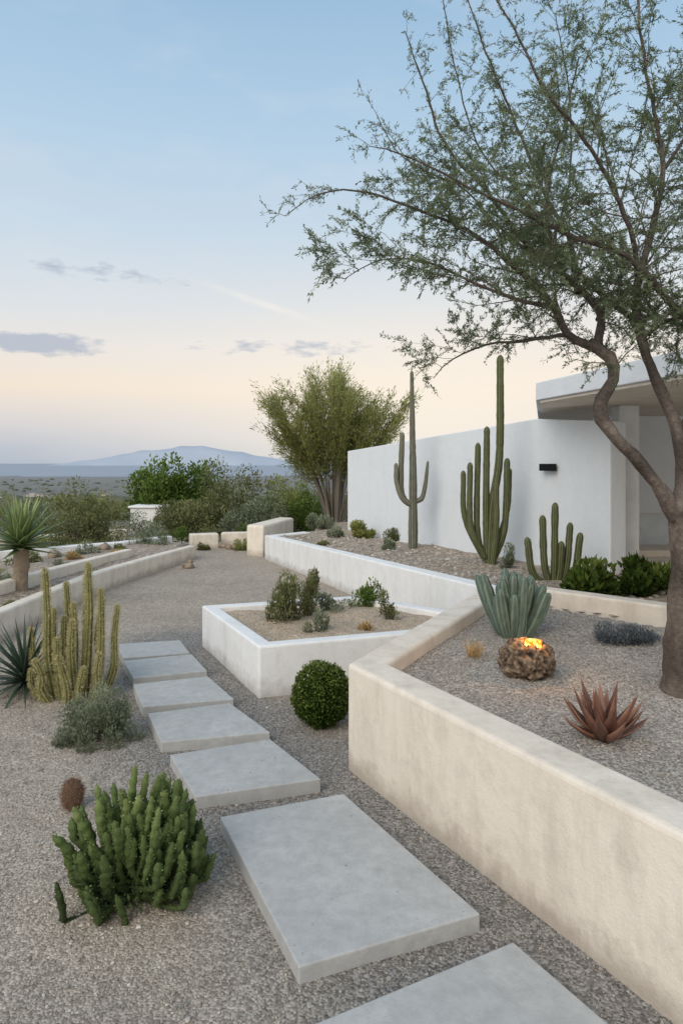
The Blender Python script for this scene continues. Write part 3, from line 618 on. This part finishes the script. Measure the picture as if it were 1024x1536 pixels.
# ------------------------------------------------------------------ cacti
mb=MB()
for (x,y,h,r,dx) in [(0,0,.70,.040,.0),(-.10,.05,.58,.038,-.0),(.10,.0,1.02,.042,.01),(-.18,-.03,.98,.042,-.01),(.20,-.02,.82,.038,.015),(.04,-.09,.60,.037,.0),(-.07,-.09,.46,.036,-.01),(.28,.03,.68,.035,.02),(-.28,.02,.50,.033,-.05),(.14,.09,.72,.037,0.01),(-.10,.12,.84,.038,-.01),(.22,-.12,.36,.034,.02),(-.17,-.14,.32,.034,-.02),(-.22,.12,.62,.034,-.01),(.11,-.15,.26,.033,.01),(.03,.13,.90,.036,.0),(.01,-.17,.36,.032,-.01),(-.24,-.1,.22,.03,-.03)]:
    j_=lambda: R.normal(0,.010)
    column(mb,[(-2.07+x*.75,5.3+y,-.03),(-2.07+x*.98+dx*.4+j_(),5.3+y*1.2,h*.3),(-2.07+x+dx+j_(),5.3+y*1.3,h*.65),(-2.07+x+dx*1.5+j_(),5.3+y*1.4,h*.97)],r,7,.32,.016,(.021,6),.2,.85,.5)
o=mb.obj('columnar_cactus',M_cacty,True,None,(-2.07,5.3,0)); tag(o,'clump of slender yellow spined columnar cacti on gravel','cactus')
mb=MB()
for i in range(6):
    x=[0,.12,-.1,.2,-.22,.05][i]; h=[.85,.62,.7,.5,.45,.4][i]
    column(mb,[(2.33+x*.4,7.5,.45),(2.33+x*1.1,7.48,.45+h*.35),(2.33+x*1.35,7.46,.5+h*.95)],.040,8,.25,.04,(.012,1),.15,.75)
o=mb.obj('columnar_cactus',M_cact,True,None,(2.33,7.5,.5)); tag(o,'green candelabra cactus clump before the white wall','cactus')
mb=MB(); b=np.array([1.88,8.7])
for pts,r in [([(0,0,.45),(.03,.0,1.2),(.13,0,1.9),(.14,0,3.1)],.054),([(-.02,0,.5),(-.04,0,1.1),(-.03,0,2.2)],.047),([(-.05,0,.55),(-.15,.02,.95),(-.14,.02,2.0)],.043),([(.05,0,.55),(.19,-.03,1.0),(.22,-.03,1.80)],.045),([(-.06,-.03,.6),(-.24,-.03,1.0),(-.25,-.03,1.75)],.041),([(-.08,0,.6),(-.31,0,1.1),(-.33,0,1.65)],.038),([(.03,-.06,.5),(.07,-.08,1.0),(.07,-.08,1.5)],.043),([(.06,.05,.6),(.24,.05,1.2),(.27,.05,1.68)],.038)]:
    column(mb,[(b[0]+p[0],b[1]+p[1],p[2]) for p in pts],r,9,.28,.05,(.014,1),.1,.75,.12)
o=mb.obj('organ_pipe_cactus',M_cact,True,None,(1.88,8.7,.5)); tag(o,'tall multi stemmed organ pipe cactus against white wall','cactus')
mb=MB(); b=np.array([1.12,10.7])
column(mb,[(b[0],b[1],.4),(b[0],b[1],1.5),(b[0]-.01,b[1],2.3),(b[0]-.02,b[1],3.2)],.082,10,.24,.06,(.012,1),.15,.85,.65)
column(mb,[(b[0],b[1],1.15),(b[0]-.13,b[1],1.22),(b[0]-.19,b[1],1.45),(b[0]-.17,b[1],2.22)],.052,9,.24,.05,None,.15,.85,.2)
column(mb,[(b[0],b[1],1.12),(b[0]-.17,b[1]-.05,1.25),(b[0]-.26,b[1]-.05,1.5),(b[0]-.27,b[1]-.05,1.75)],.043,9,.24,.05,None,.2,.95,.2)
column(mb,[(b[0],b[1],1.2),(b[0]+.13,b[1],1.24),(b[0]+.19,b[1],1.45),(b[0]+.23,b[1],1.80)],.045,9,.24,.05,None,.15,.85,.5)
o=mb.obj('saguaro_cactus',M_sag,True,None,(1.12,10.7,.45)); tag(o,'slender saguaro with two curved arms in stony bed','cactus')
# green lobed bush
mb=MB(); c0=np.array([-.855,2.87,.0])
for i in range(215):
    th=R.uniform(0,6.283); ph_=math.acos(R.uniform(.0,1)) ; o_=np.array([math.cos(th)*math.sin(ph_),math.sin(th)*math.sin(ph_),math.cos(ph_)])
    inner=i>170; rr=R.uniform(.66,1.02) if not inner else R.uniform(.35,.65)
    tip=c0+np.array([0,0,.13])+o_*np.array([.345,.30,.38])*rr
    if R.random()<.2: tip+=np.array([0,0,.05])
    l=R.uniform(.09,.17); dirn=nrm(o_*np.array([.42,.42,.2])+np.array([0,0,.95])+R.normal(0,.13,3))
    bt=tip-dirn*l; root=c0+np.array([R.normal(0,.04),R.normal(0,.04),.03])
    r=R.uniform(.0125,.0180)
    p=smoothpath([(*root,.012),(*(root*.4+bt*.6-np.array([0,0,.02])),.009),(*bt,r*.8),(*(bt+dirn*l*.3),r*1.08),(*(bt+dirn*l*.65),r*1.0),(*(bt+dirn*l*.9),r*.65),(*tip,.003)],.010)
    rad=p[:,3]*(1+.15*np.sin(np.arange(len(p))*1.5+i)); br=R.uniform(-.12,.18)
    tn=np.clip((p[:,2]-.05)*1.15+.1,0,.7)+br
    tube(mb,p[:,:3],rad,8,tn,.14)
    big=np.where(p[:,3]>.009)[0]
    if len(big)>2:
        m=150; ii=R.choice(big,m); T,U,W=frames(p[:,:3]); a=R.uniform(0,6.28,m); O=np.cos(a)[:,None]*U[ii]+np.sin(a)[:,None]*W[ii]
        P=p[ii,:3]+O*rad[ii][:,None]*.93; leaves(mb,P,T[ii]*.6+O*1.0+R.normal(0,.25,(m,3)),R.uniform(.005,.012,m),R.uniform(.004,.007,m),np.clip(tn[ii]+R.uniform(-.1,.5,m),0,1))
n=900; a=R.uniform(0,6.28,n); P=c0+np.stack([np.cos(a)*.15,np.sin(a)*.15,R.uniform(.01,.08,n)],-1)*np.stack([R.uniform(.2,1.2,n)]*2+[np.ones(n)],-1); leaves(mb,P,R.normal(0,1,(n,3)),.03,.010,R.uniform(0,.35,n))
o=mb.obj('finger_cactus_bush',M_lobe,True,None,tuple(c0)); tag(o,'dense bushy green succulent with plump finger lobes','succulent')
# small round brown cactus
mb=MB(); th=np.linspace(.05,np.pi-.05,14); pr=np.stack([np.full(14,-1.4),np.full(14,3.56),.075-.075*np.cos(th)],-1); tube(mb,pr,.052*np.sin(th)**.8,20,.25,.04)
n=1500; u=nrm(R.normal(size=(n,3))); P=np.array([-1.4,3.56,.075])+u*np.array([.052,.052,.074]); P[:,2]=np.maximum(P[:,2],.003); leaves(mb,P,u+R.normal(0,.4,(n,3)),R.uniform(.010,.022,n),.0022,R.uniform(.2,1,n))
o=mb.obj('barrel_cactus',M_brown,True,None,(-1.4,3.56,0)); tag(o,'small round brown fuzzy cactus alone on gravel','cactus')
# blue succulent: ribbed upright lobes
mb=MB(); c0=np.array([1.27,5.08,.50])
for i in range(32):
    a=R.uniform(0,6.283); le=(i/32)**.8; rad_=R.uniform(.02,.09); 
    d=np.array([math.cos(a)*le*.72,math.sin(a)*le*.65,1-.30*le]); l=R.uniform(.32,.50)*(1-.34*le)
    b0=c0+np.array([math.cos(a),math.sin(a),0])*rad_; dn=nrm(d)
    pts=[tuple(b0+dn*l*t+np.array([0,0,.15*le*t*t])) for t in np.linspace(0,.95,5)]
    column(mb,pts,R.uniform(.034,.042),6,.15,.03,None,.35+R.uniform(-.1,.1),.8,0,[.7,.9,1.06,1.1,.88])
o=mb.obj('blue_cactus_clump',M_agblue,True,None,tuple(c0)); tag(o,'blue grey clumping succulent with thick upright lobes','succulent')
# red agave
mb=MB(); c0=np.array([1.215,3.17,.53])
for i in range(24):
    t=i/24; a=i*2.39996+R.normal(0,.15); el=math.radians(5+74*t**.85+R.normal(0,6)); d=[math.cos(a)*math.cos(el),math.sin(a)*math.cos(el),math.sin(el)]
    blade(mb,c0+np.array([math.cos(a),math.sin(a),.2])*.02,d,R.uniform(.20,.28)*(1-.05*t),.064,.040,.95*(1-t),12,R.uniform(.15,.45),.68,.40,.66)
o=mb.obj('agave_plant',M_agred,True,None,tuple(c0)); tag(o,'reddish brown agave rosette with pointed leaves in gravel','agave')
mb=MB(); c0=np.array([-2.50,5.40,.02])
for i in range(95):
    t=i/95; a=i*2.39996; el=math.radians(3+72*t); d=[math.cos(a)*math.cos(el),math.sin(a)*math.cos(el),math.sin(el)]
    blade(mb,c0+np.array([0,0,.04+.05*t]),d,R.uniform(.40,.58),.034,.010,-.6,10,R.uniform(.25,.65),.9,.25,.6)
o=mb.obj('agave_plant',M_dagave,True,None,tuple(c0)); tag(o,'dark green spiky agave rosette beside columnar cacti','agave')
# tree aloe
c0=np.array([-4.05,8.6,.1]); e=empty('tree_aloe',tuple(c0)); tag(e,'tree aloe with thick trunk and long pale green leaves','tree')
mb=MB(); p=smoothpath([(*c0,.12),(-4.05,8.6,.3,.095),(-4.03,8.6,.55,.09),(-4.03,8.6,.74,.10)],.05); tube(mb,p[:,:3],p[:,3]*(1+R.normal(0,.06,len(p))),10,.5,.1); mb.obj('trunk',M_rock,True,e)
mb=MB()
for i in range(84):
    t=i/84; a=i*2.39996; el=math.radians(-12+95*t); d=[math.cos(a)*math.cos(el),math.sin(a)*math.cos(el),math.sin(el)]
    blade(mb,np.array([-4.03,8.6,.74+.08*t]),d,R.uniform(.52,.68),.095,.018,-.2 if el>0 else .1,8,.1+.45*t+R.uniform(-.1,.15),.9,.2,.6)
mb.obj('crown',M_aloe,True,e)

# ------------------------------------------------------------------ glowing stone lamp
def emis():
    m,nt=newmat('glowing_core'); P=geopos(nt); n=noise(nt,42,5,.7,P)
    r=ramp(nt,[(.34,(.35,.045,.005)),(.44,(1,.25,.02)),(.53,(1,.52,.09)),(.66,(1,.85,.4))],n.outputs[0])
    e=N(nt,'ShaderNodeEmission'); nt.links.new(r.outputs[0],e.inputs[0]); e.inputs[1].default_value=2.2; out(nt,e.outputs[0]); return m
c0=np.array([1.12,4.12,.515]); e=empty('stone_lantern',tuple(c0)); tag(e,'rugged brown stone lantern glowing orange on top','lantern')
def lob(nth,nph,f):
    th=np.linspace(0.02,np.pi-.02,nth); ph_=np.arange(nph)/nph*2*np.pi; A,Bq=np.meshgrid(th,ph_,indexing='ij')
    v,t=f(A,Bq); i=np.arange(nth-1)[:,None]*nph; j=np.arange(nph)[None,:]; j2=(j+1)%nph
    return v.reshape(-1,3),np.stack([i+j,i+j2,i+nph+j2,i+nph+j],-1).reshape(-1,4),t.ravel()
def f(A,Bq):
    X0=np.sin(A)*np.cos(Bq);Y0=np.sin(A)*np.sin(Bq);Z0=np.cos(A)
    nz=np.array([mn.fractal(Vector((x*2.1,y*2.1,z*1.1)),.7,2.1,5) for x,y,z in zip(X0.ravel(),Y0.ravel(),Z0.ravel())]).reshape(A.shape)
    nf=np.array([mn.fractal(Vector((x*8,y*8,z*5)),.8,2.0,3) for x,y,z in zip(X0.ravel(),Y0.ravel(),Z0.ravel())]).reshape(A.shape)
    g=np.abs(np.sin(Bq*3.5+1.5*nz+.3))**.5; r=1+.15*(g-.7)*np.sin(A)+.15*nz+.09*nf
    x=.158*r*np.sin(A)**.75*np.cos(Bq); y=.14*r*np.sin(A)**.75*np.sin(Bq)
    dd=np.hypot(x-.02,y+.02); z=.122*(np.cos(A))*(1+.16*nz+.08*nf)+.10-.06*np.exp(-(dd/.045)**2)*(A<1.2)
    return np.stack([x,y,z],-1)+c0,-.05+.6*g+.7*nf
mb=MB(); v,q,t=lob(54,160,f); mb.add(v,q,None,t); mb.obj('stone',M_lantern,True,e)
def f2(A,Bq):
    r=1+.22*np.sin(Bq*3+A*2)+.16*np.sin(Bq*7+1)+R.normal(0,.04,A.shape)
    return np.stack([.050*r*np.sin(A)*np.cos(Bq)+.018,.046*r*np.sin(A)*np.sin(Bq)-.028,.034*r*np.cos(A)+.192],-1)+c0,A*0+.5
mb=MB(); v,q,t=lob(16,28,f2); mb.add(v,q,None,t); mb.obj('ember',emis(),True,e)
ld=bpy.data.lights.new('lantern_light','POINT'); ld.energy=2.8; ld.color=(1,.42,.10); ld.shadow_soft_size=.03; lo=bpy.data.objects.new('lantern_light',ld); COL.objects.link(lo); lo.parent=e; lo.location=(.015,-.05,.30)

def rock(x,y,z,s,label,mat=M_rock,sq=.7):
    def f(A,Bq):
        r=1+.16*np.sin(Bq*2+x*9)+.1*np.cos(A*3+Bq*3+y)+R.normal(0,.02,A.shape)
        return np.stack([s*r*np.sin(A)*np.cos(Bq),s*.8*r*np.sin(A)*np.sin(Bq),s*sq*r*np.cos(A)],-1)+np.array([x,y,z+s*sq*.6]),.5+.2*np.sin(Bq*3)
    mb=MB(); v,q,t=lob(12,18,f); mb.add(v,q,None,t); o=mb.obj('rock',mat,True,None,(x,y,z)); tag(o,label,'rock'); return o
rock(.97,2.52,0,.022,'small dark brown stone at the foot of wall')
rock(-2.62,11.7,0,.09,'rounded brown stone on the gravel court'); rock(-2.60,11.72,.09,.05,'small brown stone stacked on another stone')
for x,y,s in [(-2.35,14.3,.09),(-2.2,14.35,.12),(-2.5,14.5,.08),(3.3,7.0,.14),(3.6,7.3,.2),(3.2,7.45,.15),(-4.4,12.7,.14),(-5.0,11.9,.12),(-4.2,9.0,.10)]:
    rock(x,y,0 if -3<x<0 else (.5 if x>0 else .15),s,'weathered sandy boulder near the wall')
mb=MB(); n=2600; x=R.uniform(-1.4,3.6,n); y=R.uniform(5.2,14.5,n); k=inpoly(x,y,[(1.7,6.5),(-1.15,12.9),(0,14),(3.0,7.8),(4.5,7),(4.5,4.6),(3.6,4.8)]); x,y=x[k],y[k]
rad=R.uniform(.010,.036,len(x)); stones(mb,np.stack([x,y,b2z(x,y)+rad*.2],-1),rad,R.beta(2,2,len(x))*.7+.2); o=mb.obj('bed_rubble',M_pebble); o['kind']='stuff'
mb=MB(); n=900; x=R.uniform(-1.2,1.1,n); y=R.uniform(5.3,7.1,n); k=inpoly(x,y,[(-1.15,6.68),(.19,7.08),(1.1,6.28),(.8,5.85),(-.58,5.42)]); x,y=x[k],y[k]
rad=R.uniform(.004,.012,len(x)); stones(mb,np.stack([x,y,.346+hills(x,y,.010,5)],-1),rad,R.random(len(x))*.4+.3); o=mb.obj('planter_stones',M_pebble); o['kind']='stuff'

# ------------------------------------------------------------------ far land
mb=MB(); n=9000; dd_=1/R.uniform(1/2600,1/60,n*2); x=dd_*R.uniform(-.62,.05,n*2)
cl=np.array([mn.noise(Vector((a_/ (18+b_*.05),b_/(18+b_*.05),0))) for a_,b_ in zip(x,dd_)]); k=np.argsort(-cl-R.uniform(0,.3,n*2))[:n]; x,d=x[k],dd_[k]
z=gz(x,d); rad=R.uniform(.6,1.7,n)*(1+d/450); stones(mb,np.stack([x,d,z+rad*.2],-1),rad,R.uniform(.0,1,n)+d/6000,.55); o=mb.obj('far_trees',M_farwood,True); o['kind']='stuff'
for i in range(36):
    d=math.exp(R.uniform(math.log(150),math.log(1300))); x=d*R.uniform(-.52,-.22); z=float(gz(x,d)); s=2.6+d/140
    mb=MB(); box(mb,-s,s,-s*.7,s*.7,-1,s*.5); box(mb,-s*.5,s*.3,-s*.7,s*.5,s*.5,s*.8)
    o=mb.obj('distant_house',M_farhouse if i%3 else M_roofred); o.location=(x,d,z); o.rotation_euler[2]=R.uniform(-.5,.5); tag(o,'small pale flat roofed house on the plain','house','houses on the distant plain')

# ------------------------------------------------------------------ world
W=bpy.data.worlds.new('World'); sc.world=W; W.use_nodes=True; nt=W.node_tree; nt.nodes.clear()
tc=N(nt,'ShaderNodeTexCoord'); sep=N(nt,'ShaderNodeSeparateXYZ'); nt.links.new(tc.outputs['Generated'],sep.inputs[0])
def mt(op,a,b=None,c=None,clamp=False):
    m=N(nt,'ShaderNodeMath',operation=op); m.use_clamp=clamp
    for i,v in enumerate((a,b,c)):
        if v is None: continue
        if isinstance(v,(int,float)): m.inputs[i].default_value=v
        else: nt.links.new(v,m.inputs[i])
    return m.outputs[0]
el=mt('ARCSINE',sep.outputs[2]); az=mt('ARCTAN2',sep.outputs[0],sep.outputs[1])
e01=mt('DIVIDE',el,math.pi/2,None,True)
r=ramp(nt,[(0,(.41,.475,.57)),(.012,(.47,.52,.595)),(.034,(.66,.64,.65)),(.066,(.90,.77,.64)),(.10,(.82,.78,.745)),(.14,(.70,.745,.79)),(.20,(.58,.695,.80)),(.287,(.45,.62,.785)),(.378,(.34,.52,.715)),(1,(.30,.45,.66))],e01)
gx=mt('DIVIDE',mt('SUBTRACT',az,.14),.40); gy=mt('DIVIDE',mt('SUBTRACT',el,.06),.16)
gl=mt('EXPONENT',mt('MULTIPLY',mt('ADD',mt('MULTIPLY',gx,gx),mt('MULTIPLY',gy,gy)),-1.0))
sky1=mixc(nt,mt('MULTIPLY',gl,.8),r.outputs[0],(1.0,.90,.765))
cv=N(nt,'ShaderNodeCombineXYZ'); nt.links.new(az,cv.inputs[0]); nt.links.new(mt('MULTIPLY',el,3.0),cv.inputs[1])
nz=noise(nt,26,4,.62,cv.outputs[0]); nz2=noise(nt,3.2,4,.6,cv.outputs[0])
nv=nz.outputs[0]
def ell(a,e,w,h,tilt=0):
    dx=mt('SUBTRACT',az,a); dy=mt('SUBTRACT',el,e)
    if tilt:
        c,s=math.cos(tilt),math.sin(tilt); dx,dy=mt('ADD',mt('MULTIPLY',dx,c),mt('MULTIPLY',dy,s)),mt('SUBTRACT',mt('MULTIPLY',dy,c),mt('MULTIPLY',dx,s))
    dx=mt('DIVIDE',dx,w); dy=mt('DIVIDE',dy,h)
    return mt('EXPONENT',mt('MULTIPLY',mt('ADD',mt('MULTIPLY',dx,dx),mt('MULTIPLY',dy,dy)),-1.0))
m1=mt('MULTIPLY',ell(-.42,.160,.13,.020),1.45)
m2=mt('MULTIPLY',ell(-.07,.166,.24,.022),.93)
m3=mt('MULTIPLY',ell(-.34,.258,.24,.022),.92)
env=mt('MAXIMUM',mt('MAXIMUM',m1,m2),m3)
cm=mt('MULTIPLY',mt('SUBTRACT',mt('MULTIPLY_ADD',nv,1.7,env),1.62),2.4,None,True)
cm=mt('MULTIPLY',cm,.72)
wis=ramp(nt,[(.5,(0,0,0)),(.8,(.25,)*3)],nz2.outputs[0])
sky2=mixc(nt,wis.outputs[0],sky1,(.82,.81,.82))
st_=mt('MULTIPLY',ell(-.108,.226,.08,.0045,-.296),mt('MULTIPLY',nv,.9),None,True)
sky2=mixc(nt,st_,sky2,(.95,.89,.82))
sky3=mixc(nt,cm,sky2,(.38,.45,.56))
sk=N(nt,'ShaderNodeTexSky',sky_type='NISHITA'); sk.sun_disc=False; sk.sun_elevation=math.radians(38); sk.sun_rotation=math.radians(215)
sk_s=mixc(nt,1.0,sk.outputs[0],(.02,.02,.02),'MULTIPLY')
sky4=mixc(nt,.10,sky3,sk_s,'ADD')
back_fill=mt('MAXIMUM',mt('MULTIPLY',sep.outputs[1],-1.0),0)
sky5=mixc(nt,mt('MULTIPLY',back_fill,.85,None,True),sky4,(1.20,1.12,1.02))  # sky behind the camera brightened and warmed as added fill light
bg=N(nt,'ShaderNodeBackground'); nt.links.new(sky5,bg.inputs[0]); bg.inputs[1].default_value=1.0
wo=N(nt,'ShaderNodeOutputWorld'); nt.links.new(bg.outputs[0],wo.inputs[0])
sd=bpy.data.lights.new('fill_sun','SUN'); sd.energy=1.75; sd.angle=math.radians(45); sd.color=(1,.92,.83); so=bpy.data.objects.new('fill_sun',sd); COL.objects.link(so)  # soft fill added from behind left; the dusk sun is below the horizon
az_=math.radians(215); el_=math.radians(38); dv=Vector((math.sin(az_)*math.cos(el_),math.cos(az_)*math.cos(el_),math.sin(el_)))
so.rotation_euler=dv.to_track_quat('Z','Y').to_euler()

cam=bpy.data.cameras.new('camera'); co=bpy.data.objects.new('camera',cam); COL.objects.link(co); sc.camera=co
co.location=(0,0,1.8); co.rotation_euler=(math.pi/2,0,0); cam.sensor_fit='VERTICAL'; cam.sensor_height=36; cam.sensor_width=24; cam.lens=24; cam.shift_y=-73/1536
cam.clip_start=.05; cam.clip_end=200000
